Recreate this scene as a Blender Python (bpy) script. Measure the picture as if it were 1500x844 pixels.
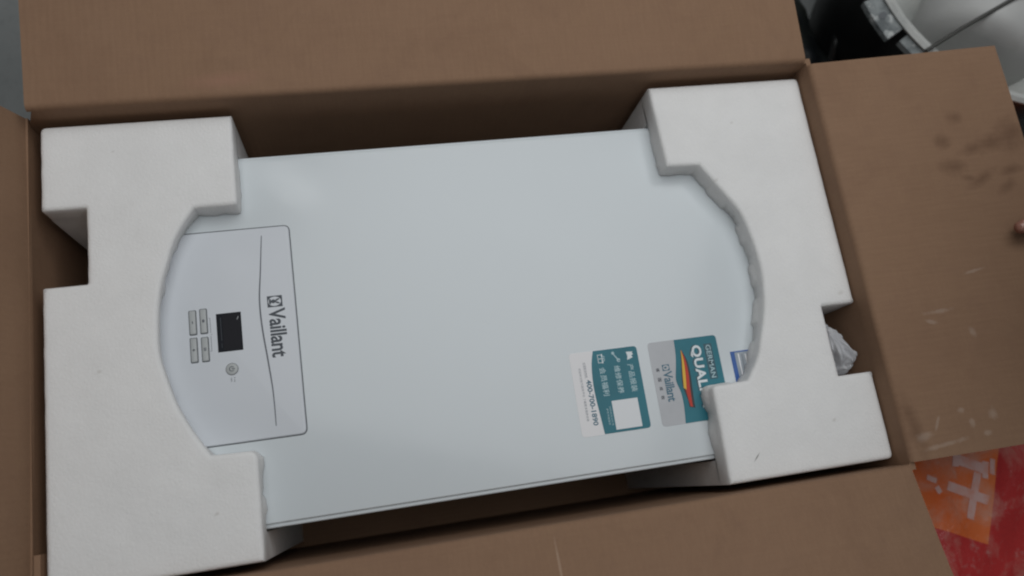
import bpy, bmesh, math, random
from mathutils import Vector, Matrix, noise
from mathutils.geometry import delaunay_2d_cdt
random.seed(7)
sc = bpy.context.scene
for o in list(bpy.data.objects): bpy.data.objects.remove(o)
C = sc.collection
GZ = 0.39          # the ground lies at z=0; modelling heights below are measured from the foam tops, GZ above it

# ---------------------------------------------------------------- camera
cam_d = bpy.data.cameras.new('camera'); cam = bpy.data.objects.new('camera', cam_d); C.objects.link(cam)
cam_d.sensor_width = 36; cam_d.lens = 1171.0/1500*36; cam_d.clip_end = 100; cam_d.clip_start = .02
rv = Vector((-0.24334435, 0.17004363, 0.13037298))
R = Matrix.Rotation(rv.length, 3, rv.normalized())
cam.matrix_world = Matrix.Translation((0.30869, 0.04179, 0.82308+GZ)) @ R.transposed().to_4x4()
cam_d.dof.use_dof = True; cam_d.dof.focus_distance = .86; cam_d.dof.aperture_fstop = 2.8
sc.camera = cam

# ---------------------------------------------------------------- light
wd = bpy.data.worlds.new('World'); sc.world = wd; wd.use_nodes = True
bg = wd.node_tree.nodes['Background']; bg.inputs[0].default_value = (.80, .80, .82, 1); bg.inputs[1].default_value = 0.045
def area(name, loc, target, sx, sy, power, col):
    d = bpy.data.lights.new(name, 'AREA'); d.shape = 'RECTANGLE'; d.size = sx; d.size_y = sy; d.energy = power; d.color = col
    o = bpy.data.objects.new(name, d); C.objects.link(o); o.location = loc
    o.rotation_euler = (Vector(target)-Vector(loc)).to_track_quat('-Z', 'Y').to_euler()
    return o
area('window_light', (.70, .72, 1.55+GZ), (.66, .62, GZ), 1.6, 1.8, 20, (.97, .99, 1.0))
area('reflection_patch_lamp', (-.10, 1.10, 1.55+GZ), (-.10, 1.0, GZ), .13, .26, .7, (.97, .99, 1.0)).rotation_euler = (.05, 0, .45)  # small lamp added for a pale pane-like reflection on the boiler front
sc.view_settings.view_transform = 'Standard'; sc.view_settings.look = 'None'
sc.view_settings.exposure = 0; sc.view_settings.gamma = 1; sc.view_settings.use_curve_mapping = False
sc.render.engine = 'CYCLES'
sc.cycles.filter_width = 2.1
sc.render.resolution_x = 1024; sc.render.resolution_y = 576

# ---------------------------------------------------------------- materials
class NT:
    def __init__(s, name):
        s.m = bpy.data.materials.new(name); s.m.use_nodes = True; s.t = s.m.node_tree; s.n = s.t.nodes
        s.b = s.n['Principled BSDF']; s.tc = s.n.new('ShaderNodeTexCoord')
        s.co = s.tc.outputs['Object']
    def link(s, a, b): s.t.links.new(a, b)
    def math(s, op, a, b=None, c=None, clamp=False):
        n = s.n.new('ShaderNodeMath'); n.operation = op; n.use_clamp = clamp
        for i, v in enumerate((a, b, c)):
            if v is None: continue
            if isinstance(v, (int, float)): n.inputs[i].default_value = v
            else: s.link(v, n.inputs[i])
        return n.outputs[0]
    def map(s, scale=(1, 1, 1), loc=(0, 0, 0), rot=(0, 0, 0), src=None):
        n = s.n.new('ShaderNodeMapping'); n.inputs['Location'].default_value = loc; n.inputs['Scale'].default_value = scale
        n.inputs['Rotation'].default_value = rot; s.link(src or s.co, n.inputs[0]); return n.outputs[0]
    def noise(s, scale, detail=3, rough=.55, src=None, dist=0):
        n = s.n.new('ShaderNodeTexNoise'); n.inputs['Scale'].default_value = scale; n.inputs['Detail'].default_value = detail
        n.inputs['Roughness'].default_value = rough; n.inputs['Distortion'].default_value = dist; s.link(src or s.co, n.inputs['Vector']); return n.outputs['Fac']
    def voro(s, scale, feat='F1', src=None):
        n = s.n.new('ShaderNodeTexVoronoi'); n.feature = feat; n.inputs['Scale'].default_value = scale; s.link(src or s.co, n.inputs['Vector']); return n.outputs[0]
    def ramp(s, f, lo, hi):
        n = s.n.new('ShaderNodeMapRange'); n.inputs[1].default_value = lo; n.inputs[2].default_value = hi; s.link(f, n.inputs[0]); return n.outputs[0]
    def mix(s, f, a, b, mode='MIX'):
        n = s.n.new('ShaderNodeMix'); n.data_type = 'RGBA'; n.blend_type = mode
        if isinstance(f, (int, float)): n.inputs[0].default_value = f
        else: s.link(f, n.inputs[0])
        for i, v in ((6, a), (7, b)):
            if isinstance(v, tuple): n.inputs[i].default_value = (*v, 1)
            else: s.link(v, n.inputs[i])
        return n.outputs[2]
    def col(s, v):
        if isinstance(v, tuple): s.b.inputs['Base Color'].default_value = (*v, 1)
        else: s.link(v, s.b.inputs['Base Color'])
    def rough(s, v):
        if isinstance(v, (int, float)): s.b.inputs['Roughness'].default_value = v
        else: s.link(v, s.b.inputs['Roughness'])
    def bump(s, h, strength=.3, dist=.001, prev=None):
        n = s.n.new('ShaderNodeBump'); n.inputs['Strength'].default_value = strength; n.inputs['Distance'].default_value = dist
        s.link(h, n.inputs['Height'])
        if prev: s.link(prev, n.inputs['Normal'])
        s.link(n.outputs[0], s.b.inputs['Normal']); return n.outputs[0]
    def blob(s, x, y, rx, ry, ang=0, soft=.6, jag=.5):
        """soft elongated mask for stains and painted shade, centred on object-space x, y"""
        v = s.map(src=s.co, loc=(-x, -y, 0)); r = s.map(src=v, rot=(0, 0, -math.radians(ang)))
        q = s.map(src=r, scale=(1/rx, 1/ry, 0))
        n = s.n.new('ShaderNodeVectorMath'); n.operation = 'LENGTH'; s.link(q, n.inputs[0])
        d = s.math('ADD', n.outputs['Value'], s.math('MULTIPLY', s.math('SUBTRACT', s.noise(62, 5, .68), .5), jag*2.4))
        return s.ramp(d, 1.0, 1.0-soft)

def plain(name, col, rough=.5, spec=.5, metal=0, grain=0, gscale=60, coat=0):
    k = NT(name)
    if grain: k.col(k.mix(k.ramp(k.noise(gscale, 4), .3, .7), tuple(c*(1-grain) for c in col), tuple(min(1, c*(1+grain*.6)) for c in col)))
    else: k.col(col)
    k.rough(rough); k.b.inputs['Specular IOR Level'].default_value = spec; k.b.inputs['Metallic'].default_value = metal
    k.b.inputs['Coat Weight'].default_value = coat
    return k.m

def cardboard(name, axis, stains=None):
    """kraft board; axis = direction the flutes run along ('x','y','z')"""
    k = NT(name)
    sc_ = {'x': (3, 45, 45), 'y': (45, 3, 45), 'z': (45, 45, 3)}[axis]
    fl = k.noise(6, 2, .5, k.map(scale=sc_))                     # flute streaks
    fib = k.noise(420, 3, .7); wv = k.noise(8, 1, .5, k.map(scale=tuple(60 if q > 10 else 1.2 for q in sc_))); wz = k.noise(8, 1, .5, k.map(scale=tuple(1.2 if q > 10 else 60 for q in sc_))); big = k.noise(5, 4, .6); mid = k.noise(38, 4, .65)
    c = k.mix(k.ramp(fl, .3, .7), (.268, .162, .099), (.282, .171, .105))
    c = k.mix(k.math('MULTIPLY', k.ramp(fib, .35, .75), .28), c, (.215, .130, .084))
    c = k.mix(k.math('MULTIPLY', k.ramp(big, .35, .7), .30), c, (.290, .178, .117))
    c = k.mix(k.math('MULTIPLY', k.ramp(k.noise(11, 5, .7, dist=.8), .48, .68), .30), c, (.205, .118, .074))
    c = k.mix(k.math('MULTIPLY', k.ramp(mid, .52, .75), .28), c, (.225, .135, .090))
    c = k.mix(k.math('MULTIPLY', k.ramp(k.math('ADD', wv, wz), .8, 1.2), .14), c, (.220, .125, .078))
    if stains: c = stains(k, c)
    k.col(c); k.rough(.82); k.b.inputs['Specular IOR Level'].default_value = .25
    wt = k.n.new('ShaderNodeTexWave'); wt.wave_type = 'BANDS'; wt.bands_direction = 'Y' if axis == 'x' else 'X'; wt.inputs['Scale'].default_value = 44; wt.inputs['Distortion'].default_value = 1.2; wt.inputs['Detail Scale'].default_value = .6; k.link(k.co, wt.inputs['Vector'])
    b = k.bump(fl, .06, .0008); b = k.bump(wt.outputs['Fac'], .10, .0010, b); b = k.bump(k.noise(16, 4, .6), .22, .004, b); k.bump(fib, .3, .0004, b)
    return k.m

def right_flap_stains(k, c):
    dark = None
    for (x, y, rx, ry, a) in [(1.088, .350, .016, .011, 40), (1.060, .341, .022, .007, 14), (1.036, .336, .014, .005, 10), (1.003, .316, .012, .006, -5),
                              (1.035, .298, .015, .004, 25), (1.063, .285, .010, .004, 30), (1.022, .378, .007, .006, 0), (.999, .349, .007, .006, 0),
                              (1.075, .305, .012, .004, 8), (.873, .033, .006, .022, 8), (1.02, .30, .007, .003, -20)]:
        m = k.blob(x, y, rx*1.9, ry*2.1, a, 1.0, .55); dark = m if dark is None else k.math('MAXIMUM', dark, m)
    c = k.mix(k.math('MULTIPLY', dark, .55), c, (.110, .056, .033))
    light = None
    for (x, y, rx, ry, a) in [(.934, .150, .022, .0035, 2), (.926, .139, .008, .003, -20), (.969, .122, .005, .009, 20), (.905, .007, .030, .0032, 6), (.882, .018, .012, .006, 15),
                              (.931, .040, .006, .004, 0), (.966, .031, .006, .009, 10), (.955, .012, .006, .004, 0), (.99, .19, .016, .002, 10), (.94, .026, .004, .006, 0), (.90, .030, .010, .002, 60)]:
        m = k.blob(x, y, rx, ry, a, .7, .95); light = m if light is None else k.math('MAXIMUM', light, m)
    return k.mix(k.math('MULTIPLY', light, .26), c, (.52, .43, .36))
def bottom_flap_stains(k, c):
    m = k.blob(.464, -.05, .0016, .036, 0, .7, .5)
    c = k.mix(k.math('MULTIPLY', m, .45), c, (.47, .34, .25))
    return c
def top_flap_stains(k, c):
    m = k.blob(.19, .488, .05, .012, 3, .9, .4)
    return k.mix(k.math('MULTIPLY', m, .25), c, (.40, .20, .15))

CB_x, CB_y, CB_z = cardboard('cardboard_flutes_x', 'x'), cardboard('cardboard_flutes_y', 'y'), cardboard('cardboard_flutes_z', 'z')
CB_right = cardboard('cardboard_right_flap', 'x', right_flap_stains)
CB_bot = cardboard('cardboard_bottom_flap', 'y', bottom_flap_stains)
CB_top = cardboard('cardboard_top_flap', 'y', top_flap_stains)
EDGE = plain('cardboard_edge', (.23, .14, .09), .9, .2, grain=.35, gscale=500)

def foam_mat():
    k = NT('white_polystyrene')
    v = k.voro(230, 'DISTANCE_TO_EDGE'); n = k.noise(18, 4, .6); f = k.noise(900, 2)
    c = k.mix(k.ramp(n, .3, .7), (.805, .80, .79), (.855, .85, .84))
    c = k.mix(k.math('MULTIPLY', k.ramp(v, .10, 0), .06), c, (.62, .61, .60))
    m = k.blob(.7015, .0237, .0072, .0010, 46, .8, .30)
    c = k.mix(k.math('MULTIPLY', m, .85), c, (.16, .15, .14))
    for (x, y, r) in [(.625+.1, .34, .004), (.76, .41, .003), (.80, .05, .004), (.05, .20, .004), (.15, .05, .003), (.845, .19, .006), (.07, .43, .003)]:
        c = k.mix(k.math('MULTIPLY', k.blob(x, y, r, r*.6, 30, .9, .7), .35), c, (.45, .42, .38))
    k.col(c); k.rough(.75); k.b.inputs['Specular IOR Level'].default_value = .3; k.b.inputs['Subsurface Weight'].default_value = .45; k.b.inputs['Subsurface Scale'].default_value = .02; k.b.inputs['Subsurface Radius'].default_value = (1, 1, 1)
    b = k.bump(v, .5, .0010); b = k.bump(n, .35, .004, b); b = k.bump(k.noise(60, 4, .7), .4, .0015, b); k.bump(f, .3, .0003, b)
    return k.m
FOAM = foam_mat()
def enamel(name, col, r=.30, coat=.5):
    k = NT(name); n = k.noise(9, 3); s = k.noise(160, 3, .7)
    k.col(k.mix(k.ramp(n, .3, .7), tuple(c*.985 for c in col), col))
    k.rough(k.ramp(k.noise(14, 4), -1.0*r+.0, 2.4*r)) if False else k.rough(r)
    k.b.inputs['Specular IOR Level'].default_value = .4; k.b.inputs['Coat Weight'].default_value = coat; k.link(k.ramp(k.noise(7, 4, .6, dist=1.0), .1, 1.9) if False else k.math('MULTIPLY_ADD', k.noise(7, 4, .6, dist=1.0), .22, .03), k.b.inputs['Coat Roughness'])
    k.bump(s, .04, .0002)
    return k.m
WHITE = enamel('cool_white_enamel', (.645, .692, .716), .38)
PANELW = enamel('control_panel_plastic', (.655, .685, .725), .45, .08)
GAP = plain('dark_gap', (.11, .12, .13), .6)
LINE = plain('grey_line_print', (.12, .13, .15), .5)
INK = plain('dark_print', (.035, .045, .06), .45)
SCREEN = plain('lcd_glass', (.010, .012, .017), .5, .12)
SCREEN2 = plain('lcd_segments', (.05, .055, .065), .5, .2)
BUT = plain('grey_button', (.44, .46, .46), .45, grain=.06)
STW = plain('sticker_white', (.78, .77, .78), .42)
QRW = plain('sticker_square_white', (.72, .74, .76), .35)
TEAL = plain('sticker_teal', (.026, .175, .225), .42, .3, grain=.12, gscale=20)
TEALD = plain('sticker_dark_teal', (.020, .085, .115), .35)
SILV = plain('sticker_silver', (.42, .43, .45), .42, metal=.15, grain=.05, gscale=40)
PWHITE = plain('print_white', (.72, .77, .79), .4)
PPALE = plain('print_pale_teal', (.40, .56, .60), .4)
PTEAL = plain('print_teal_text', (.05, .14, .20), .4)
PGREY = plain('print_grey_text', (.25, .27, .30), .5)
YEL = plain('print_yellow', (.75, .46, .06), .42, .3)
RED = plain('print_red', (.52, .045, .025), .42, .3)
BLK = plain('print_black', (.012, .014, .018), .4)
BLUE = plain('label_blue', (.025, .10, .34), .35)
LABG = plain('label_grey', (.33, .37, .41), .4, grain=.1)
STEEL = plain('galvanised_steel', (.45, .47, .48), .4, metal=.8, grain=.2)

# ---------------------------------------------------------------- helpers
shift = []
def me_obj(name, verts, faces, mat, parent=None, smooth=None, mats=None, fm=None):
    me = bpy.data.meshes.new(name); me.from_pydata([tuple(v) for v in verts], [], faces); me.update()
    for m in (mats or [mat]): me.materials.append(m)
    if fm:
        for p, i in zip(me.polygons, fm): p.material_index = i
    if smooth is not None:
        for p in me.polygons: p.use_smooth = True
        me.set_sharp_from_angle(angle=math.radians(smooth))
    o = bpy.data.objects.new(name, me); C.objects.link(o)
    if parent is not None:
        o.parent = parent
        w = Vector(parent.location); p = parent.parent
        while p: w += Vector(p.location); p = p.parent
        o.location = -w
    return o
def thing(name, loc, label, cat, group=None):
    o = bpy.data.objects.new(name, None); C.objects.link(o); o.location = loc; o.empty_display_size = .05
    return tag(o, label, cat, group)
def tag(o, label, cat, group=None):
    o['label'] = label; o['category'] = cat
    if group: o['group'] = group
    return o
def area2(p): return sum(p[i][0]*p[(i+1) % len(p)][1]-p[(i+1) % len(p)][0]*p[i][1] for i in range(len(p)))/2
def ccw(p): return list(p) if area2(p) > 0 else list(p)[::-1]
def inset(p, d):
    n = len(p); out = []
    for i in range(n):
        a, b, c = Vector(p[i-1][:2]), Vector(p[i][:2]), Vector(p[(i+1) % n][:2])
        e1 = (b-a).normalized(); e2 = (c-b).normalized()
        n1 = Vector((-e1.y, e1.x)); n2 = Vector((-e2.y, e2.x)); m = n1+n2
        if m.length < 1e-6: m = n1
        m = m/max(.35, m.dot(n1)) if m.dot(n1) > 0 else n1
        out.append((b.x+m.x*d, b.y+m.y*d))
    return out
def round_poly(p, r, seg=5):
    """fillet the corners of a polygon; r is a number or a list"""
    n = len(p); out = []
    for i in range(n):
        a, b, c = Vector(p[i-1]), Vector(p[i]), Vector(p[(i+1) % n]); rr = r[i] if isinstance(r, (list, tuple)) else r
        if rr <= 0: out.append(tuple(b)); continue
        u = (a-b); v = (c-b); t = min(rr, u.length*.48, v.length*.48); u.normalize(); v.normalize()
        p0, p2 = b+u*t, b+v*t
        for k in range(seg+1):
            s = k/seg; q = p0*(1-s)**2+b*2*s*(1-s)+p2*s*s; out.append((q.x, q.y))
    return out
def loft(rings, cap_top=True, cap_bot=True):
    n = len(rings[0]); V = [v for r in rings for v in r]; F = []
    for k in range(len(rings)-1):
        for i in range(n):
            j = (i+1) % n; F.append((k*n+i, (k+1)*n+i, (k+1)*n+j, k*n+j))
    if cap_top: F.append(tuple(range(n)))
    if cap_bot: F.append(tuple(reversed(range((len(rings)-1)*n, len(rings)*n))))
    return V, F
def slab(name, poly, z0, z1, mat, parent, bev=0, seg=3, smooth=35, lift=None):
    """prism from z0 (bottom) to z1 (top) with a rounded upper edge"""
    poly = ccw(poly); rings = []
    if bev > 0:
        for k in range(seg+1):
            a = k/seg*math.pi/2
            rings.append([(x, y, z1-bev+bev*math.cos(a)) for x, y in inset(poly, bev*(1-math.sin(a)))])
    else: rings.append([(x, y, z1) for x, y in poly])
    rings.append([(x, y, z0) for x, y in poly])
    V, F = loft(rings)
    if lift: V = [(x, y, z+lift(x, y)) for x, y, z in V]
    return me_obj(name, V, F, mat, parent, smooth if bev else None)
def rect(x0, x1, y0, y1): return [(x0, y0), (x1, y0), (x1, y1), (x0, y1)]
def box(name, x0, x1, y0, y1, z0, z1, mat, parent=None, bev=0): return slab(name, rect(x0, x1, y0, y1), z0, z1, mat, parent, bev)
def tube(name, pts, rad, mat, parent=None, n=8, closed=False):
    V, F = [], []; pts = [Vector(p) for p in pts]; L = len(pts)
    for i, p in enumerate(pts):
        t = (pts[min(i+1, L-1)]-pts[max(i-1, 0)]).normalized() if not closed else (pts[(i+1) % L]-pts[i-1]).normalized()
        u = t.orthogonal().normalized() if i == 0 else (u-t*u.dot(t)).normalized(); v = t.cross(u)
        r = rad[i] if isinstance(rad, (list, tuple)) else rad
        for k in range(n): a = 2*math.pi*k/n; V.append(p+(u*math.cos(a)+v*math.sin(a))*r)
    for i in range(L if closed else L-1):
        for k in range(n): F.append((i*n+k, i*n+(k+1) % n, ((i+1) % L)*n+(k+1) % n, ((i+1) % L)*n+k))
    if not closed: F += [tuple(reversed(range(n))), tuple(range((L-1)*n, L*n))]
    return me_obj(name, V, F, mat, parent, 50)
def catmull(p, seg=6):
    p = [Vector(q) for q in p]; out = []
    for i in range(len(p)-1):
        a, b, c, d = p[max(i-1, 0)], p[i], p[i+1], p[min(i+2, len(p)-1)]
        for k in range(seg):
            t = k/seg; out.append(.5*((2*b)+(c-a)*t+(2*a-5*b+4*c-d)*t*t+(3*b-a-3*c+d)*t**3))
    out.append(p[-1]); return out
def text(name, s, x0, x1, y1, y0, z, mat, parent, bold=0.0, th=.00012, spacing=1.0, skew=0.0, uniform=False):
    """lettering that runs towards -y with its tops towards +x, fitted to the box x0..x1, y1 (start)..y0 (end)"""
    cu = bpy.data.curves.new(name, 'FONT'); cu.body = s; cu.offset = bold; cu.space_character = spacing; cu.resolution_u = 3
    t = bpy.data.objects.new(name, cu); C.objects.link(t); bpy.context.view_layer.update()
    me = bpy.data.meshes.new_from_object(t.evaluated_get(bpy.context.evaluated_depsgraph_get()))
    bpy.data.objects.remove(t); bpy.data.curves.remove(cu)
    co = [v.co.copy() for v in me.vertices]
    if not co: return None
    ax, bx = min(c.x for c in co), max(c.x for c in co); ay, by = min(c.y for c in co), max(c.y for c in co)
    V = []
    for c in co:
        u = (c.x-ax)/(bx-ax); v = (c.y-ay)/max(1e-6, by-ay)
        V.append((x0+(x1-x0)*v, y1+(y0-y1)*u, z+th))
    F = [tuple(p.vertices) for p in me.polygons]; bpy.data.meshes.remove(me)
    o = me_obj(name, V, F, mat, parent)
    bm = bmesh.new(); bm.from_mesh(o.data)
    if sum(f.normal.z*f.calc_area() for f in bm.faces) < 0: bmesh.ops.reverse_faces(bm, faces=bm.faces)
    r = bmesh.ops.extrude_face_region(bm, geom=list(bm.faces))     # give the print its ink thickness
    for v in bm.verts:
        pass
    ex = [g for g in r['geom'] if isinstance(g, bmesh.types.BMVert)]
    for v in bm.verts: v.co.z -= th
    for v in ex: v.co.z += th
    bm.to_mesh(o.data); bm.free(); return o

# ---------------------------------------------------------------- the setting
def ground_mat():
    k = NT('dusty_concrete'); a = k.noise(3, 5, .6); b = k.noise(60, 4, .7)
    c = k.mix(k.ramp(a, .3, .7), (.20, .215, .215), (.29, .30, .295)); c = k.mix(k.math('MULTIPLY', k.ramp(b, .5, .8), .4), c, (.14, .15, .15))
    k.col(c); k.rough(.85); k.bump(b, .3, .002); return k.m
g = me_obj('floor', [(-6, -6, -GZ), (7, -6, -GZ), (7, 7, -GZ), (-6, 7, -GZ)], [(0, 1, 2, 3)], ground_mat()); g['kind'] = 'structure'

# ---------------------------------------------------------------- carton
XL, XR, YB, YT = -.0125, .861, -.008, .470          # inner faces of the four walls
RIM = .028; RIML = .002; BOT = -.376; TH = .006
carton = thing('cardboard_box', (.43, .23, -GZ+.001), 'large open brown cardboard box with its four flaps folded outwards', 'box')
box('bottom_panel', XL-TH, XR+TH, YB-TH, YT+TH, -GZ+.001, BOT, CB_x, carton)
def wall(x0, x1, y0, y1, ztop, m): return box('wall', x0, x1, y0, y1, BOT+.0005, ztop, m, carton)
def end_wall(y0, y1):                                            # long wall, its left top corner crushed down to the lower left rim
    o = [(XL, BOT+.0005), (XR, BOT+.0005), (XR, RIM-.006), (XL+.014, RIM-.006), (XL, RIML-.012)]; n = len(o)
    V = [(x, y, z) for y in (y0, y1) for x, z in o]
    return me_obj('wall', V, [tuple(range(n)), tuple(reversed(range(n, 2*n)))]+[(i, i+n, (i+1) % n+n, (i+1) % n) for i in range(n)], CB_z, carton)
end_wall(YT, YT+TH); end_wall(YB-TH, YB)
wall(XL-TH, XL, YB-TH, YT+TH, RIML-.006, CB_z); wall(XR, XR+TH, YB-TH, YT+TH, RIM-.006, CB_z)
def flap(A, B, out, ztop, ang, L, mat, r=.007, curve=0.0, warp=None, seed=0, nu=48, nv=26, bow=None, taper=(0, 0)):
    A, B, out = Vector(A), Vector(B), Vector(out); prof = [(0., ztop-r)]; z, s, d = ztop-r, 0., math.pi/2
    arc = 6; end = math.radians(ang)
    for k in range(arc):
        d0 = math.pi/2+(end-math.pi/2)*(k+.5)/arc; st = r*(math.pi/2-end)/arc; st = max(st, .0008); s += st*math.cos(d0); z += st*math.sin(d0); prof.append((s, z))
    for k in range(nv):
        dd = end+math.radians(curve)*(k+.5)/nv; s += L/nv*math.cos(dd); z += L/nv*math.sin(dd); prof.append((s, z))
    P = len(prof); top, bot = [], []
    for i in range(nu+1):
        u = i/nu
        for k, (s, z) in enumerate(prof):
            k0, k1 = max(k-1, 0), min(k+1, P-1); tx, tz = prof[k1][0]-prof[k0][0], prof[k1][1]-prof[k0][1]; l = math.hypot(tx, tz); nx, nz = tz/l, -tx/l
            f = max(0, k-arc)/nv
            lo, hi = taper[0]*f/(B-A).length, 1-taper[1]*f/(B-A).length
            p = A.lerp(B, lo+(hi-lo)*u)
            off = bow(u) if bow else 0
            w = (warp(u, f) if warp else 0)+.0016*f*noise.noise((p.x*7+seed, p.y*7+s*9, seed))
            top.append(Vector((p.x+out.x*(s+off), p.y+out.y*(s+off), z+w)))
            q = p+out*(s+off+nx*TH*.85); bot.append(Vector((q.x, q.y, z+w+nz*TH*.85)))
    V = top+bot; N = len(top); F, fm = [], []
    up = (B-A).x*out.y-(B-A).y*out.x > 0
    def add(f, m=0): F.append(f if up else f[::-1]); fm.append(m)
    for i in range(nu):
        for k in range(P-1):
            a = i*P+k; b = (i+1)*P+k; add((a, b, b+1, a+1)); add((N+a+1, N+b+1, N+b, N+a))
        a, b = i*P+P-1, (i+1)*P+P-1; add((a, b, N+b, N+a), 1); a, b = i*P, (i+1)*P; add((b, a, N+a, N+b), 1)
    for k in range(P-1):
        add((k, k+1, N+k+1, N+k), 1); a = nu*P+k; add((a+1, a, N+a, N+a+1), 1)
    return me_obj('flap', V, F, None, carton, 60, mats=[mat, EDGE], fm=fm)
flap((XL+.009, YT), (XR-.003, YT), (0, 1), RIM, 5, .30, CB_top, curve=3, seed=1)
flap((XL+.017, YB), (XR-.003, YB), (0, -1), RIM, 11, .24, CB_bot, curve=4, seed=2, nu=60)
def rw(u, f):
    d = Vector((f*.24-.20, (1-u)*.47-.22)).length
    return -.004*math.exp(-(d/.05)**2)*f - .012*max(0, u-.55)**1.3*f
flap((XR, YT-.004), (XR, YB+.002), (1, 0), RIM, 4.2, .236, CB_right, curve=0, seed=3, warp=rw, nu=60)
flap((XL, YT+.006), (XL, YB+.01), (-1, 0), RIML, 70, .235, CB_x, r=.012, curve=-6, seed=4, bow=lambda u: -.002*math.sin(math.pi*u)+.001)
box('corner_tab', XL+.0015, XL+.0075, YB+.0005, .038, -.20, -.001, CB_z, carton, .0006)

# ---------------------------------------------------------------- foam end blocks
AL, AR, FH, FW = .1903, .666, .463, .860
ARCH_L = [(.1462, .3606), (.1281, .3334), (.117, .3036), (.1085, .2724), (.1057, .2473), (.1053, .2126), (.1107, .1874), (.1193, .159), (.1321, .1317), (.1476, .1058)]
ARCH_R = [(.7105, .1060), (.7268, .1278), (.7376, .1524), (.7474, .1795), (.7538, .2084), (.7557, .2374), (.7527, .2681), (.746, .2988), (.7323, .3225), (.7087, .3605)]
def arc_pts(pts): return [(p.x, p.y) for p in catmull([(x, y, 0) for x, y in pts], 7)]
def fine(poly, step=.006):
    out = []
    for i, a in enumerate(poly):
        b = poly[(i+1) % len(poly)]; n = max(1, int(math.hypot(b[0]-a[0], b[1]-a[1])/step))
        for k in range(n): out.append((a[0]+(b[0]-a[0])*k/n, a[1]+(b[1]-a[1])*k/n))
    return out
def foam_block(name, outline, inner, low, label, seed):
    root = thing(name, (outline[0][0], outline[0][1], BOT+.001), label, 'foam block', 'foam end blocks')
    p = fine(ccw(outline), .005); D = .0283; rb = .0042
    def rag(x, y):                                               # broken moulding edge along the opening
        if not inner(x, y): return 0
        a = noise.noise((x*27+seed, y*27, 1.3)); b = noise.noise((x*70+seed, y*70, 5.1))
        st = next((q for y_, q in ((.352, .2), (.334, .3), (.313, 1.), (.288, .0), (.264, .9), (.238, .15), (.214, 1.), (.196, .05), (.171, .8), (.152, .0), (.128, .95), (.112, .2), (.08, .6), (.06, .1)) if y > y_), .5)
        if x < .2: st = next((q for y_, q in ((.345, .1), (.322, .7), (.286, .1), (.268, .8), (.215, .2), (.20, .6), (.165, .1), (.150, .7), (.10, .15), (.085, .9), (.06, .1), (.045, .8)) if y > y_), 0)*.6
        und = .0048*min(1, max(0, (.150-x)/.02)) if x < .15 else .002*min(1, max(0, (x-.71)/.02))
        return (-.0036*st-.0022*b-.0012*noise.noise((x*160, y*160, seed))+und)*min(1, max(0, (y-.036)/.012))*min(1, max(0, (.418-y)/.012))
    rings = []
    for k in range(5):
        a = k/4*math.pi/2; rings.append([(x+.0004*noise.noise((x*60, y*60, seed)), y, -rb+rb*math.cos(a)) for x, y in inset(p, rb*(1-math.sin(a)))])
    rg = [rag(x, y) for x, y in p]
    def off(w): 
        base = inset(p, .001); return [(x+(bx-x)*w*r*1000, y+(by-y)*w*r*1000) for (x, y), (bx, by), r in zip(p, base, rg)]
    for z, w in ((-.012, .05), (-.016, .35), (-.019, .9), (-D, 1.0)): rings.append([(x, y, z) for x, y in off(w)])
    V, F = loft(rings, False, False)
    def cap(ring, z, up, V, F):
        n = len(ring); r = delaunay_2d_cdt([Vector(q[:2]) for q in ring], [], [list(range(n))], 1, 1e-7); n0 = len(V)
        V.extend([(v.x, v.y, z) for v in r[0]]); F.extend([tuple(n0+i for i in (f if up else f[::-1])) for f in r[2]])
    cap(rings[0], 0, True, V, F); cap(rings[-1], -D, False, V, F)
    lo = ccw(low); n0 = len(V)
    V2, F2 = loft([[(x, y, -D+.0001) for x, y in lo], [(x, y, BOT+.001) for x, y in lo]], False, False)
    V += V2; F += [tuple(i+n0 for i in f) for f in F2]
    cap(lo, BOT+.001, False, V, F)
    me_obj('block', V, F, FOAM, root, 38)
    return root
nl = [(0, .3705), (.042, .3705), (.042, .2900), (0, .2900)]
outL = [(0, 0), (AL, 0)]+round_poly([(AL, 0), (AL+.001, .1045), (.1476, .1058)], [0, .010, 0])[1:-1]+arc_pts(ARCH_L)[::-1]+round_poly([(.1462, .3606), (.1893, .3606), (AL, FH)], [0, .005, 0])[1:]+[(0, FH)]+nl
outL = round_poly(outL, [.006 if (p in ((0, 0), (0, FH))) else .002 if p in nl else 0 for p in outL], 4)
foam_block('foam_end_block', outL, lambda x, y: x > .09 and .02 < y < .45,
           [(0, 0), (AL, 0), (AL, .0262), (.074, .0262), (.074, .4285), (AL, .4285), (AL, FH), (0, FH)]+nl,
           'white foam end block around the control panel end of the boiler', 3.1)
nr = [(FW, .0970), (.8190, .0970), (.8190, .1772), (FW, .1772)]
outR = [(AR, 0), (FW, 0)]+nr+[(FW, FH), (AR, FH)]+round_poly([(AR, FH), (.669, .3622), (.7087, .3605)], [0, .003, 0])[1:-1]+arc_pts(ARCH_R)[::-1]+round_poly([(.7105, .106), (.6685, .1050), (AR, 0)], [0, .006, 0])[1:-1]
outR = round_poly(outR, [.006 if (p in ((FW, 0), (FW, FH))) else .0012 if p in nr else 0 for p in outR], 4)
foam_block('foam_end_block', outR, lambda x, y: x < .77 and .02 < y < .45,
           [(AR, 0), (FW, 0)]+nr+[(FW, FH), (AR, FH), (AR, .4285), (.795, .4285), (.795, .0262), (AR, .0262)],
           'white foam end block beside the stickers, with a small dark scratch', 8.4)

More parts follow.
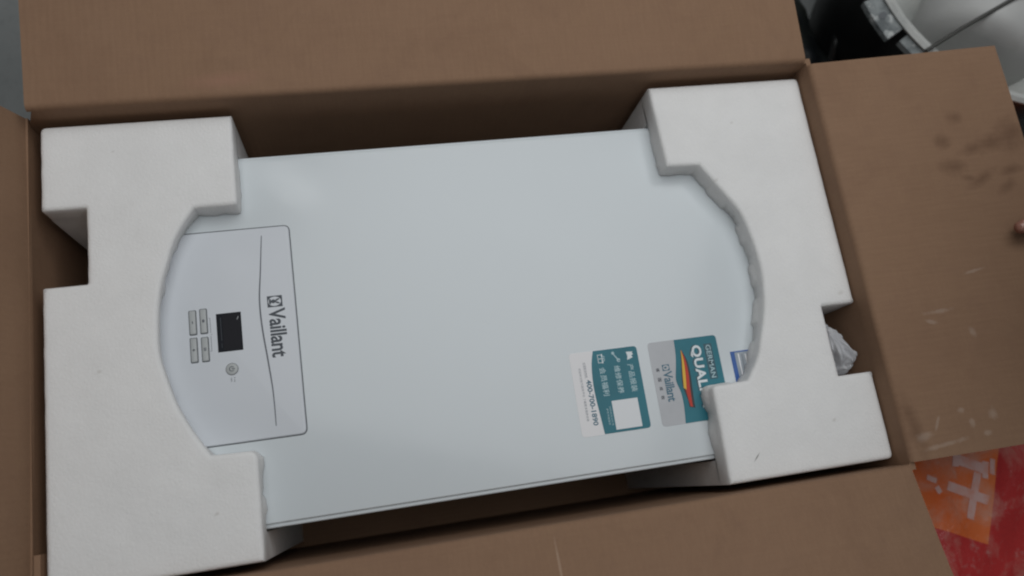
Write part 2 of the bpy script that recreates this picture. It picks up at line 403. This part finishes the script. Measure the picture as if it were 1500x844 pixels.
# ---------------------------------------------------------------- boiler
ZF = -.029                                                       # front face
boiler = thing('wall_boiler', (.43, .227, BOT+.002), 'white wall-hung boiler lying on its back between two foam blocks', 'boiler')
slab('front_cover', round_poly(rect(.080, .788, .0328, .4225), .006), ZF-.012, ZF, WHITE, boiler, .0016, 4, 40)
slab('cover_rim', round_poly(rect(.078, .790, .0285, .4262), .006), ZF-.016, ZF-.0030, WHITE, boiler, .0018, 4, 40)
slab('casing', rect(.082, .786, .0325, .4218), BOT+.002, ZF-.0162, WHITE, boiler, 0)
# control panel: a door set in a fine groove
panel = round_poly(rect(.085, .2372, .1165, .3418), [0, .006, .006, 0])
slab('panel_gap', [(x, y) for x, y in inset(ccw(panel), -.0011)], ZF-.001, ZF+.00025, GAP, boiler)
cp = slab('control_panel', panel, ZF-.001, ZF+.0018, PANELW, boiler, .0014, 3)
ZP = ZF+.0018
cur = catmull([(.2083, .3325, 0), (.2042, .2916, 0), (.2012, .2618, 0), (.2017, .2321, 0), (.2050, .1951, 0), (.2075, .1627, 0), (.2078, .1282, 0)], 8)
def ribbon(name, pts, w, z, mat, parent, th=.0003):
    L, Rr = [], []
    for i, p in enumerate(pts):
        t = (Vector(pts[min(i+1, len(pts)-1)])-Vector(pts[max(i-1, 0)])).normalized(); n = Vector((-t.y, t.x, 0)); ww = w*(.35+.65*math.sin(math.pi*(.08+.84*i/(len(pts)-1))))
        L.append(Vector(p)+n*ww/2); Rr.append(Vector(p)-n*ww/2)
    return slab(name, [(v.x, v.y) for v in L]+[(v.x, v.y) for v in Rr[::-1]], z-.0002, z+th, mat, parent)
ribbon('decor_line', cur, .0016, ZP, LINE, cp)
# emblem: an ellipse with a long-eared head in a dark square
em = slab('emblem', rect(.2088, .2242, .2524, .2646), ZP-.0002, ZP+.0002, INK, cp)
def ell(cx, cy, rx, ry, n=24, rot=0):
    return [(cx+rx*math.cos(a)*math.cos(rot)-ry*math.sin(a)*math.sin(rot), cy+rx*math.cos(a)*math.sin(rot)+ry*math.sin(a)*math.cos(rot)) for a in [2*math.pi*i/n for i in range(n)]]
slab('emblem_oval', ell(.2163, .2585, .0066, .0051), ZP, ZP+.0003, PANELW, cp)
slab('emblem_head', ell(.2150, .2585, .0024, .0021, 16), ZP, ZP+.0004, INK, cp)
slab('emblem_ear', ell(.2190, .2600, .0028, .0009, 14, .45), ZP, ZP+.00042, INK, cp)
slab('emblem_ear', ell(.2190, .2570, .0028, .0009, 14, -.45), ZP, ZP+.00042, INK, cp)
slab('emblem_chest', ell(.2117, .2585, .0012, .0030, 14), ZP, ZP+.00042, INK, cp)
text('lettering', 'Vaillant', .2093, .2262, .2510, .1985, ZP, INK, cp, bold=.022, spacing=.96)
# display
scr = slab('screen', rect(.1564, .1813, .2106, .2514), ZP-.0004, ZP+.0004, SCREEN, cp, .0003, 1)
slab('screen_window', rect(.1625, .1800, .2120, .2500), ZP, ZP+.00055, plain('lcd_inner', (.016, .016, .020), .5, .12), cp)
for (a, b, w) in [(.2225, .2470, .0004), (.2150, .2200, .0003)]: slab('screen_text', rect(.1603, .1603+w*2, a, b), ZP, ZP+.0006, SCREEN2, cp)
slab('screen_sliver', [(.1775, .2430), (.1790, .2462), (.1783, .2470), (.1768, .2436)], ZP, ZP+.0007, plain('mark', (.25, .26, .27), .4), cp)  # small pale sliver laid on the screen
def button(x0, x1, y0, y1, icon):
    slab('button_seam', round_poly(rect(x0-.0008, x1+.0009, y0-.0009, y1+.0007), .0015, 3), ZP-.0003, ZP+.0002, GAP, cp)
    slab('button', round_poly(rect(x0, x1, y0, y1), .0013, 3), ZP-.0003, ZP+.0016, BUT, cp, .0009, 2)
    cx, cy = (x0+x1)/2, (y0+y1)/2; z = ZP+.0016
    if icon == '-': slab('button_mark', rect(cx-.0004, cx+.0004, cy-.0014, cy+.0014), z, z+.0002, INK, cp)
    elif icon == '+':
        slab('button_mark', [(cx+a*.0013, cy+b*.0013) for a, b in ((-1, -.3), (-.3, -.3), (-.3, -1), (.3, -1), (.3, -.3), (1, -.3), (1, .3), (.3, .3), (.3, 1), (-.3, 1), (-.3, .3), (-1, .3))], z, z+.0002, INK, cp)
    elif icon == 'drop': slab('button_mark', ell(cx, cy, .0013, .0018, 14), z, z+.0002, LINE, cp)
    else:
        for d in (-.0012, 0, .0012): slab('button_mark', rect(cx-.0013, cx+.0013, cy+d-.0004, cy+d+.0004), z, z+.0002, LINE, cp)
button(.1301, .1363, .2323, .2573, '-'); button(.1409, .1470, .2325, .2580, 'drop')
button(.1299, .1360, .2033, .2283, '+'); button(.1409, .1470, .2031, .2278, 'heat')
for (x0, x1, y0, y1) in [(.1500, .1504, .2320, .2480), (.1500, .1504, .2130, .2290), (.1504, .1516, .2303, .2307), (.1488, .1500, .2478, .2481), (.1488, .1500, .2130, .2133)]:
    slab('bracket_mark', rect(x0, x1, y0, y1), ZP-.0002, ZP+.0002, LINE, cp)
slab('button_seam', ell(.1688, .1918, .0064, .0064), ZP-.0003, ZP+.0002, GAP, cp)
slab('round_button', ell(.1688, .1918, .0060, .0060, 28), ZP-.0003, ZP+.0015, BUT, cp, .0010, 2)
zz = ZP+.0015
def ringp(cx, cy, r0, r1, a0, a1, n=18):
    A = [math.radians(a0+(a1-a0)*i/n) for i in range(n+1)]
    return [(cx+r1*math.cos(a), cy+r1*math.sin(a)) for a in A]+[(cx+r0*math.cos(a), cy+r0*math.sin(a)) for a in A[::-1]]
slab('button_mark', ringp(.1688, .1918, .0020, .0027, 35, 325), zz, zz+.0002, INK, cp); slab('button_mark', rect(.1688, .1720, .1914, .1922), zz, zz+.00025, INK, cp)
text('lettering', '3 sec', .1700, .1716, .1832, .1778, ZP, LINE, cp); text('lettering', 'reset', .1668, .1684, .1832, .1788, ZP, LINE, cp)

# ---------------------------------------------------------------- stickers on the boiler
def sheet(name, pts, z, mat, parent, th=.0003): return slab(name, pts, z-.0002, z+th, mat, parent)
s1 = sheet('sticker', round_poly(rect(.5228, .6015, .0716, .1636), .0045), ZF, STW, boiler, .0003)
s1['label'] = 'white and teal sticker with a phone number and an empty white square'
Z1 = ZF+.0003
edge1 = [(.5506, .1633), (.5468, .1490), (.5449, .1300), (.5450, .1135), (.5462, .0976), (.5482, .0719)]
e1 = [(p.x, p.y) for p in catmull([(x, y, 0) for x, y in edge1], 4)]
sheet('teal_field', e1+round_poly([(.5482, .0719), (.6012, .0719), (.6012, .1633), (.5506, .1633)], [0, .0043, .0043, 0])[1:-1], Z1, TEAL, s1, .0002); Z1 += .0002
text('lettering', '产品报装', .5868, .5940, .1440, .1130, Z1, PPALE, s1, bold=.012, spacing=1.05)
text('lettering', '维修保养', .5712, .5784, .1440, .1130, Z1, PPALE, s1, bold=.012, spacing=1.05)
text('lettering', '会员福利', .5543, .5615, .1440, .1125, Z1, PPALE, s1, bold=.012, spacing=1.05)
# icons: two figures, a spanner, a gift box
slab('icon', [(.5880, .1580), (.5960, .1573), (.5945, .1560), (.5960, .1545), (.5935, .1530), (.5950, .1512), (.5925, .1500), (.5880, .1488), (.5890, .1530)], Z1, Z1+.0002, PWHITE, s1)
slab('icon', [(.5722, .1588), (.5734, .1578), (.5786, .1500), (.5774, .1493), (.5728, .1566), (.5714, .1578)], Z1, Z1+.0002, PPALE, s1)
slab('icon', ell(.5728, .1582, .0017, .0017, 10), Z1, Z1+.0003, PPALE, s1); slab('icon', ringp(.5780, .1497, .0010, .0021, 0, 330, 12), Z1, Z1+.0003, PPALE, s1)
for r_ in (rect(.5545, .5590, .1577, .1583), rect(.5545, .5590, .1490, .1496), rect(.5545, .5551, .1496, .1577), rect(.5590, .5604, .1484, .1532), rect(.5590, .5604, .1541, .1589), rect(.5545, .5612, .1533, .1540)):
    slab('icon', r_, Z1, Z1+.0002, PWHITE, s1)
slab('icon', ringp(.5610, .1522, .0008, .0017, 0, 340, 10), Z1, Z1+.0003, PPALE, s1); slab('icon', ringp(.5610, .1550, .0008, .0017, 0, 340, 10), Z1, Z1+.0003, PPALE, s1)
sheet('white_square', rect(.5618, .5916, .0748, .1062), Z1, QRW, s1, .0002)
text('lettering', '扫码关注公众号', .5580, .5602, .1010, .0800, Z1, PPALE, s1); text('lettering', '享受专属服务', .5545, .5567, .0990, .0808, Z1, PPALE, s1)
Zs = ZF+.0003
text('lettering', '400-700-1890', .5372, .5432, .1325, .0825, Zs, PTEAL, s1, bold=.026)
text('lettering', '全国服务热线:', .5368, .5400, .1520, .1345, Zs, PGREY, s1); text('lettering', '欢迎关注官方服务平台 了解更多服务信息', .5308, .5336, .1462, .0880, Zs, PGREY, s1)

s2 = sheet('sticker', round_poly(rect(.6145, .6968, .0705, .1645), .0045), ZF, SILV, boiler, .0003)
s2['label'] = 'silver and teal quality sticker with a black, red and yellow swoosh'
Z2 = ZF+.0003
edge2 = [(.6462, .1642), (.6452, .1480), (.6425, .1330), (.6398, .1190), (.6428, .1050), (.6432, .0900), (.6412, .0708)]
e2 = [(p.x, p.y) for p in catmull([(x, y, 0) for x, y in edge2], 4)]
sheet('teal_field', e2+round_poly([(.6412, .0708), (.6965, .0708), (.6965, .1642), (.6462, .1642)], [0, .0043, .0043, 0])[1:-1], Z2, TEAL, s2, .0002); Z2 += .0002
sheet('dark_box', rect(.6800, .6895, .1150, .1555), Z2, TEALD, s2, .0001)
text('lettering', 'GERMAN', .6820, .6878, .1540, .1165, Z2+.0001, PPALE, s2, bold=.008)
text('lettering', 'QUALITY', .6628, .6762, .1552, .0800, Z2+.0003, PWHITE, s2, bold=.035, spacing=1.08)
text('lettering_shadow', 'QUALITY', .6612, .6746, .1560, .0808, Z2, TEALD, s2, bold=.045, spacing=1.08)
def swoosh(l, r, z, m):
    a = [(p.x, p.y) for p in catmull([(*q, 0) for q in l], 6)]; b = [(p.x, p.y) for p in catmull([(*q, 0) for q in r], 6)]
    slab('swoosh', a+b[::-1], z-.0001, z+.00015, m, s2)
swoosh([(.6520, .1520), (.6500, .1400), (.6475, .1250), (.6462, .1120), (.6490, .0960), (.6492, .0880)], [(.6525, .1520), (.6570, .1400), (.6580, .1250), (.6570, .1100), (.6562, .0980), (.6558, .0860)], Z2, BLK)
swoosh([(.6520, .1518), (.6520, .1400), (.6500, .1250), (.6487, .1120), (.6496, .0980), (.6504, .0885)], [(.6524, .1518), (.6552, .1400), (.6557, .1250), (.6543, .1100), (.6535, .0980), (.6532, .0875)], Z2+.00015, RED)
swoosh([(.6519, .1516), (.6508, .1400), (.6486, .1250), (.6468, .1095)], [(.6522, .1516), (.6530, .1400), (.6521, .1250), (.6496, .1070)], Z2+.0003, YEL)
Zs = ZF+.0003
slab('emblem', rect(.6265, .6350, .1310, .1380), Zs, Zs+.0002, PTEAL, s2); slab('emblem_oval', ell(.6308, .1345, .0035, .0028, 18), Zs, Zs+.0003, SILV, s2)
slab('emblem_head', ell(.6302, .1345, .0016, .0012, 12), Zs, Zs+.0004, PTEAL, s2)
text('lettering', 'Vaillant', .6262, .6368, .1305, .0965, Zs, PTEAL, s2, bold=.022, spacing=.93)
for ch, y in zip('德国威能', (.1352, .1242, .1142, .1042)): text('lettering', ch, .6190, .6230, y, y-.0042, Zs, INK, s2, bold=.012)
s3 = sheet('sticker', rect(.7100, .7640, .0600, .1426), ZF, BLUE, boiler, .0003); s3['label'] = 'blue-bordered label half hidden under the foam'
sheet('label_field', rect(.7150, .7600, .0640, .1412), ZF+.0003, LABG, s3, .0002)
for i in range(9): slab('label_line', rect(.7185+i*.0042, .7200+i*.0042, .075, .1395-.0006*(i % 3)), ZF+.0005, ZF+.0007, PGREY if i % 2 else STW, s3)

# ---------------------------------------------------------------- crumpled plastic bag in the notch of the right foam block
def plastic_mat():
    k = NT('clear_plastic_film'); k.col(k.mix(k.ramp(k.noise(60, 4), .3, .7), (.70, .71, .74), (.86, .86, .88))); k.rough(.28)
    k.b.inputs['Transmission Weight'].default_value = .45; k.b.inputs['IOR'].default_value = 1.15; k.bump(k.noise(40, 3, .5, k.map(scale=(1, .35, 1))), .4, .004); return k.m
bm = bmesh.new(); bmesh.ops.create_icosphere(bm, subdivisions=5, radius=1)
for v in bm.verts:
    c = v.co.copy(); t = (c.y+1)/2                                # t=0 at the wide lower end, 1 at the tapering top
    w = .0180*(1-.62*t)+.0015
    cr = noise.noise(c*1.8+Vector((3, 1, 7)))*.30+abs(noise.noise(Vector((c.x*5, c.y*1.6, c.z*5))))*.40-.1
    v.co = Vector((.8330+(1-t)*.0150+c.x*w*(1+cr), .1000+.0320*(c.y+1)*(1+.04*cr), -.040+c.z*.032*(1-.30*t)*(1+cr)))
    v.co.x = min(max(v.co.x, .8202), .8600); v.co.y = max(.0982, v.co.y)
me = bpy.data.meshes.new('plastic_bag'); bm.to_mesh(me); bm.free(); me.materials.append(plastic_mat())
for p in me.polygons: p.use_smooth = True
pb = bpy.data.objects.new('plastic_bag', me); C.objects.link(pb); tag(pb, 'crumpled clear plastic bag stuffed into the notch of the right foam block', 'plastic bag')

# ---------------------------------------------------------------- mortar tub behind the box
def lathe(name, prof, cx, cy, mat, parent, n=64, wob=0, seed=0):
    V, F = [], []
    for i in range(n):
        a = 2*math.pi*i/n
        for (r, z) in prof:
            q = r*(1+wob*noise.noise((math.cos(a)*2+seed, math.sin(a)*2, z*8+seed))); V.append((cx+q*math.cos(a), cy+q*math.sin(a), z))
    P = len(prof)
    for i in range(n):
        for k in range(P-1): a, b = i*P+k, ((i+1) % n)*P+k; F.append((a, b, b+1, a+1))
    return me_obj(name, V, F, mat, parent, 50)
TX, TY = 1.342, .697
k = NT('black_rubber'); n_ = k.noise(12, 4); k.col(k.mix(k.math('MULTIPLY', k.ramp(n_, .5, .8), .25), (.012, .013, .014), (.06, .065, .06))); k.rough(.42); RUB = k.m
k = NT('dried_plaster'); n1 = k.noise(7, 5, .6, dist=.6); n2 = k.noise(45, 5, .7)
c_ = k.mix(k.ramp(n1, .3, .7), (.44, .46, .45), (.66, .66, .63)); c_ = k.mix(k.math('MULTIPLY', k.ramp(n2, .5, .75), .4), c_, (.36, .37, .34))
for (x, y, rx, ry, a) in [(1.150, .568, .030, .011, -48), (1.165, .585, .014, .010, 0), (1.135, .635, .020, .010, 60), (1.125, .60, .012, .016, 10)]: c_ = k.mix(k.math('MULTIPLY', k.blob(x, y, rx, ry, a, .9, .4), .75), c_, (.10, .105, .10))  # dark smudges; some paint the gap shadow beside the canister
k.col(c_); k.rough(.8); k.bump(n1, .5, .01, k.bump(n2, .4, .003)); PLAS = k.m
tub = thing('mixing_tub', (TX, TY, -GZ), 'black rubber mixing tub caked with pale plaster inside, behind the box', 'tub')
lathe('tub_wall', [(0, -.384), (.185, -.384), (.190, -.380), (.198, -.33), (.226, -.20), (.250, -.112), (.2505, -.104), (.246, -.104)], TX, TY, RUB, tub, 80)
lathe('plaster_lining', [(.256, -.103), (.2575, -.0985), (.253, -.094), (.244, -.097), (.232, -.13), (.212, -.20), (.185, -.245), (.13, -.262), (0, -.266)], TX, TY, PLAS, tub, 96, .012, 2.0)
def lug(a0, a1, r1, hole=None):
    def P(r, a, z): return (TX+r*math.cos(math.radians(a)), TY+r*math.sin(math.radians(a)), z)
    n = max(3, int(abs(a1-a0)/2)); V, F = [], []
    for i in range(n+1):
        a = a0+(a1-a0)*i/n
        V += [P(.250, a, -.101), P(r1, a, -.112), P(r1, a, -.121), P(.250, a, -.121)]
    for i in range(n):
        for k_ in range(4): F.append((i*4+k_, (i+1)*4+k_, (i+1)*4+(k_+1) % 4, i*4+(k_+1) % 4))
    F += [(0, 1, 2, 3), tuple(n*4+q for q in (3, 2, 1, 0))]
    m = me_obj('lug', V, F, LUG, tub)
    if hole:
        ns = 14; V = []; hr = .0052; rc = .267; zc = -.1065
        for i in range(ns):
            t = 2*math.pi*i/ns; q = P(rc+hr*math.cos(t), hole+math.degrees(hr*math.sin(t)/rc), zc-.42*hr*math.cos(t)); V += [q, (q[0], q[1], q[2]-.002)]
        me_obj('lug_hole', V, [tuple(range(0, 2*ns, 2))]+[(2*i, 2*i+1, 2*((i+1) % ns)+1, 2*((i+1) % ns)) for i in range(ns)], GAP, m)
k = NT('plaster_splashed_grey_plastic'); c_ = k.mix(k.ramp(k.noise(30, 5, .7), .35, .7), (.10, .115, .12), (.36, .39, .39)); c_ = k.mix(k.ramp(k.noise(75, 4, .7), .55, .68), c_, (.52, .54, .53)); k.col(c_); k.rough(.6); k.bump(k.noise(60, 4), .5, .003); LUG = k.m
for la in ((176, 189, .268, None), (193, 206.5, .279, 199.5), (209, 217, .266, None), (221, 231, .272, None)): lug(*la)
tube('stir_rod', [(1.128, .538, -.090), (1.175, .558, -.072), (1.235, .580, -.045), (1.36, .630, .010)], .0028, plain('dark_wire', (.07, .07, .065), .5, metal=.4), tub)
k = NT('white_canister_plastic'); n1 = k.noise(6, 4, .6); c_ = k.mix(k.ramp(n1, .35, .7), (.47, .47, .46), (.60, .60, .585)); c_ = k.mix(k.math('MULTIPLY', k.ramp(k.noise(24, 5, .7), .56, .75), .5), c_, (.40, .40, .37)); k.col(c_); k.rough(.5); CAN = k.m
can = thing('plastic_canister', (1.30, .60, -.262), 'rounded dusty white canister lying inside the mixing tub', 'canister')
def revolve(name, prof, base, axis, mat, parent, n=40):
    ax = Vector(axis).normalized(); u = ax.orthogonal().normalized(); v = ax.cross(u); V, F = [], []
    for i in range(n):
        a = 2*math.pi*i/n
        for r_, l in prof: V.append(Vector(base)+ax*l+(u*math.cos(a)+v*math.sin(a))*r_)
    P = len(prof)
    for i in range(n):
        for q in range(P-1): a, b = i*P+q, ((i+1) % n)*P+q; F.append((a, a+1, b+1, b))
    return me_obj(name, V, F, mat, parent, 50)
CB, CAX = (1.232, .545, -.140), (.62, .78, .05)
revolve('canister_body', [(0, 0), (.055, .001), (.078, .007), (.090, .020), (.094, .040), (.094, .085), (.0915, .088), (.0915, .094), (.094, .097), (.094, .190), (.088, .215), (.066, .236), (.036, .246), (.030, .250), (.030, .262)], CB, CAX, CAN, can)
revolve('canister_cap', [(.034, .252), (.035, .254), (.035, .274), (.032, .277), (0, .277)], CB, CAX, LUG, can)
tag(tube('black_hose', catmull([(1.128, .560, -.379), (1.130, .620, -.33), (1.138, .672, -.285), (1.162, .735, -.262), (1.20, .80, -.262), (1.22, .93, -.30), (1.20, 1.02, -.379)], 8), .0075, plain('glossy_black_rubber', (.015, .016, .016), .22, .6)), 'shiny black hose arching over the floor beside the tub', 'hose')
# small debris between box and tub: a black rubbish sack
def sackmesh(name, cx, cy, ex, ey, z0, h, rot, mat, parent, crumple=.01, seed=0, n=40, pw=3.0):
    ca, sa = math.cos(rot), math.sin(rot); V, F = [], []
    def zt(u, v): return h*max(0, (1-abs(u)**pw))**.45*max(0, (1-abs(v)**pw))**.45
    for s in (1, -1):
        for i in range(n+1):
            for j in range(n+1):
                u, v = -1+2*i/n, -1+2*j/n; k_ = 1-.06*(u*u*v*v)
                x, y = u*ex*k_, v*ey*k_; e = min(1, 8*(1-max(abs(u), abs(v))))
                z = zt(u, v)*(1 if s > 0 else .0)
                if s > 0: z += e*crumple*(noise.noise((x*14+seed, y*14, seed))+.6*noise.noise((x*34+seed, y*34, seed))-.5*abs(noise.noise((x*22, y*22, seed+3))))
                V.append((cx+x*ca-y*sa, cy+x*sa+y*ca, z0+max(z, 0)+(.0 if s < 0 else .002)))
    N = (n+1)**2
    for s in (0, 1):
        for i in range(n):
            for j in range(n):
                a = s*N+i*(n+1)+j; q = (a, a+n+1, a+n+2, a+1); F.append(q if s == 0 else q[::-1])
    B = [i*(n+1) for i in range(n+1)]+[n*(n+1)+j for j in range(1, n+1)]+[i*(n+1)+n for i in range(n-1, -1, -1)]+[j for j in range(n-1, 0, -1)]
    for i in range(len(B)): a, b = B[i], B[(i+1) % len(B)]; F.append((a, N+a, N+b, b))
    return me_obj(name, V, F, mat, parent, 60), (lambda u, v: zt(u, v))
k = NT('black_plastic_sheet'); k.col(k.mix(k.ramp(k.noise(18, 4), .4, .75), (.010, .012, .014), (.028, .032, .024))); k.rough(.38); k.bump(k.noise(40, 4), .3, .003); BPL = k.m
bagb, _ = sackmesh('rubbish_bag', 1.03, .74, .115, .20, -GZ+.001, .10, .15, BPL, None, .018, 4.0, 44)
tag(bagb, 'crumpled black plastic bag on the floor between box and tub', 'bag')

# ---------------------------------------------------------------- printed orange sacks
def sack_mat(name, cx, cy, ex, ey, rot, stripe):
    k = NT(name); v = k.map(loc=(-cx, -cy, 0)); q = k.map(src=v, rot=(0, 0, -rot)); sp = k.n.new('ShaderNodeSeparateXYZ'); k.link(q, sp.inputs[0])
    d = k.noise(8, 4, .6); e = k.noise(50, 5, .7); w = k.noise(220, 2, .6)
    c = k.mix(k.ramp(d, .3, .7), (.84, .165, .040), (.88, .235, .080))
    for (lo, hi, ax) in stripe:
        m = k.math('MULTIPLY', k.math('GREATER_THAN', sp.outputs[ax], lo), k.math('LESS_THAN', sp.outputs[ax], hi)); c = k.mix(m, c, (.58, .045, .045))
    c = k.mix(k.math('MULTIPLY', k.ramp(k.noise(13, 5, .7, dist=.5), .46, .66), .55), c, (.70, .44, .36))       # plaster dust
    c = k.mix(k.math('MULTIPLY', k.ramp(e, .58, .72), .40), c, (.60, .46, .42))
    k.col(c); k.rough(.32); k.bump(w, .25, .0006, k.bump(k.noise(22, 4, .6, dist=1.0), .6, .006)); return k.m
SR = math.atan2(-.42, .9)
def sack(cx, cy, ex, ey, z0, h, stripe, label, strokes, seed):
    root = thing('plaster_sack', (cx, cy, z0), label, 'sack', 'printed orange sacks')
    s, zt = sackmesh('sack_body', cx, cy, ex, ey, z0, h, SR, sack_mat('printed_sack_%d' % int(seed), cx, cy, ex, ey, SR, stripe), root, .006, seed, 60, 6.0)
    me = s.data; 
    from mathutils.bvhtree import BVHTree
    bv = BVHTree.FromPolygons([v.co for v in me.vertices], [p.vertices for p in me.polygons])
    for st in strokes:                                           # pale printed strokes lying on the film
        (x0, y0), (x1, y1), w = st; a, b = Vector((x0, y0)), Vector((x1, y1)); t = (b-a).normalized(); nn = Vector((-t.y, t.x)); N = 8; V, F = [], []
        for i in range(N+1):
            for j in (-1, -.3, .3, 1):
                p = a.lerp(b, i/N)+nn*w/2*j; h_ = bv.ray_cast(Vector((p.x, p.y, 1)), Vector((0, 0, -1))); z = h_[0].z if h_[0] else z0
                V.append((p.x, p.y, z+.0008))
        for i in range(N):
            for j in range(3): a_ = i*4+j; F.append((a_, a_+4, a_+5, a_+1))
        o = me_obj('printed_stroke', V, F, SACKP, root)
        n0 = o.data.polygons[0].normal.z
        if n0 < 0: o.data.flip_normals()
    return root
k = NT('sack_pale_print'); k.col(k.mix(k.math('MULTIPLY', k.ramp(k.noise(60, 5, .7), .45, .7), .7), (.80, .52, .48), (.80, .26, .14))); k.rough(.5); SACKP = k.m
ST0 = [((1.160, -.030), (1.206, -.054), .016), ((1.163, -.022), (1.158, -.042), .010), ((1.209, -.042), (1.200, -.066), .010), ((1.137, -.067), (1.196, -.098), .014), ((1.190, -.056), (1.160, -.120), .012), ((1.222, -.040), (1.214, -.062), .009), ((1.106, -.050), (1.120, -.058), .008), ((1.118, -.066), (1.122, -.076), .008)]
# sack axes: local x runs along (.9,-.42), local y along (.42,.9)
QS = .885; ST = [(tuple(.309+(p[0]-.309)*QS if i == 0 else .042+(p[1]-.042)*QS for i in (0, 1)), tuple(.309+(q[0]-.309)*QS if i == 0 else .042+(q[1]-.042)*QS for i in (0, 1)), w*QS) for p, q, w in ST0]
SX, SY = .309+(1.1314-.309)*QS, .042+(-.092-.042)*QS
sack(SX, SY, .185, .168, -GZ+.108, .108, [(.062, .15, 0), (-.16, -.037, 1)], 'orange and red printed sack showing below the right flap', ST, 11)
sack(SX+.02, SY-.01, .185, .175, -GZ+.001, .122, [(.062, .15, 0)], 'lower orange sack under the printed one below the right flap', [], 37)
sack(1.372, .262, .150, .15, -GZ+.001, .262, [(.10, .14, 0)], 'orange sack whose corner shows beyond the right flap', [], 23)

# ---------------------------------------------------------------- hand holding the right flap
def capsule(bm, a, b, ra, rb, seg=14):
    a, b = Vector(a), Vector(b); d = (b-a); L = d.length; t = d.normalized(); u = t.orthogonal().normalized(); v = t.cross(u); rings = []
    prof = [(-ra*math.cos(q), ra*math.sin(q)) for q in [math.pi/2*i/4 for i in range(1, 5)]]+[(L+rb*math.sin(q), rb*math.cos(q)) for q in [math.pi/2*i/4 for i in range(0, 4)]]
    for s, r in prof: rings.append([bm.verts.new(a+t*s+(u*math.cos(2*math.pi*i/seg)+v*math.sin(2*math.pi*i/seg))*r) for i in range(seg)])
    for p, q in zip(rings, rings[1:]):
        for i in range(seg): bm.faces.new((p[i], p[(i+1) % seg], q[(i+1) % seg], q[i]))
    bm.faces.new(rings[0][::-1]); bm.faces.new(rings[-1])
def blend(name, caps, mat, parent, vox=.0022, it=6):
    bm = bmesh.new()
    for c in caps: capsule(bm, *c)
    me = bpy.data.meshes.new(name); bm.to_mesh(me); bm.free(); t = bpy.data.objects.new(name+'_tmp', me); C.objects.link(t)
    r = t.modifiers.new('r', 'REMESH'); r.mode = 'VOXEL'; r.voxel_size = vox; s = t.modifiers.new('s', 'SMOOTH'); s.iterations = it; s.factor = .6
    bpy.context.view_layer.update(); m2 = bpy.data.meshes.new_from_object(t.evaluated_get(bpy.context.evaluated_depsgraph_get())); bpy.data.objects.remove(t)
    V = [v.co.copy() for v in m2.vertices]; F = [tuple(p.vertices) for p in m2.polygons]; bpy.data.meshes.remove(m2)
    return me_obj(name, V, F, mat, parent, 180)
k = NT('skin'); n_ = k.noise(40, 4); k.col(k.mix(k.ramp(n_, .3, .7), (.27, .12, .085), (.34, .165, .12))); k.rough(.65); k.b.inputs['Subsurface Weight'].default_value = .08; k.b.inputs['Subsurface Scale'].default_value = .004; k.bump(k.noise(300, 3), .2, .0004); SKIN = k.m
person = thing('person', (1.25, .23, -GZ), 'hand gripping the outer edge of the right flap, thumb tip on top', 'person')
HY = .232
caps = [((1.150, HY, .052), (1.200, HY-.010, .050), .020, .024), ((1.150, HY-.026, .046), (1.205, HY-.030, .048), .019, .024), ((1.152, HY-.052, .040), (1.205, HY-.044, .046), .016, .022),
        ((1.190, HY-.006, .054), (1.192, HY+.006, .105), .027, .025), ((1.192, HY-.030, .052), (1.194, HY-.006, .105), .026, .024),
        ((1.193, HY-.006, .105), (1.060, HY-.005, .32), .025, .045),
        # thumb over the flap
        ((1.180, HY+.018, .058), (1.128, HY+.013, .070), .015, .0125), ((1.128, HY+.013, .070), (1.086, HY+.004, .0650), .0122, .0112), ((1.086, HY+.004, .0650), (1.0500, HY-.002, .0570), .0110, .0082)]
for dy, l, r_ in ((.006, 1.0, .0098), (-.018, 1.07, .0100), (-.041, 1.0, .0095), (-.062, .82, .0084)):   # four fingers folded beneath the flap
    y = HY+dy; caps += [((1.152, y, .040), (1.146-.004*l, y+.002, .012), r_*1.25, r_*1.08), ((1.146-.004*l, y+.002, .012), (1.120-.010*l, y+.003, .0125), r_*1.05, r_*.98), ((1.120-.010*l, y+.003, .0125), (1.098-.013*l, y+.003, .0185), r_*.95, r_*.72)]
blend('hand', caps, SKIN, person)
nv = NT('thumb_nail'); nv.col((.50, .30, .25)); nv.rough(.3)
def nail():
    V, F = [], []
    for i in range(7):
        for j in range(7):
            s, t = i/6, -1+2*j/6; x = 1.0615-.0165*s; w = .0058*(1-.25*s**3); zc = .0605-.0032*s+.0088*1.02-.0016*s
            V.append((x, HY-.001+t*w-.0012*s+.003*(1-s), zc-.0030*t*t-.0014*s*s))
    for i in range(6):
        for j in range(6): a = i*7+j; F.append((a, a+1, a+8, a+7))
    return me_obj('nail', V, F, nv.m, person, 60)
nail()
k = NT('dark_sleeve_cloth'); k.col(k.mix(k.ramp(k.noise(30, 4), .3, .7), (.030, .033, .042), (.048, .050, .060))); k.rough(.9); k.bump(k.noise(18, 3), .6, .01); CLOTH = k.m
blend('sleeve', [((1.112, HY-.005, .235), (1.035, HY+.005, .37), .052, .080), ((1.035, HY+.005, .37), (1.22, HY-.05, .74), .080, .120)], CLOTH, person, .006, 4)  # arm out of view, thickened and leaned inward to shade the right flap

# ---------------------------------------------------------------- set everything on the ground
for o in list(C.objects):
    if o.parent is None and o.type in ('MESH', 'EMPTY'): o.location.z += GZ
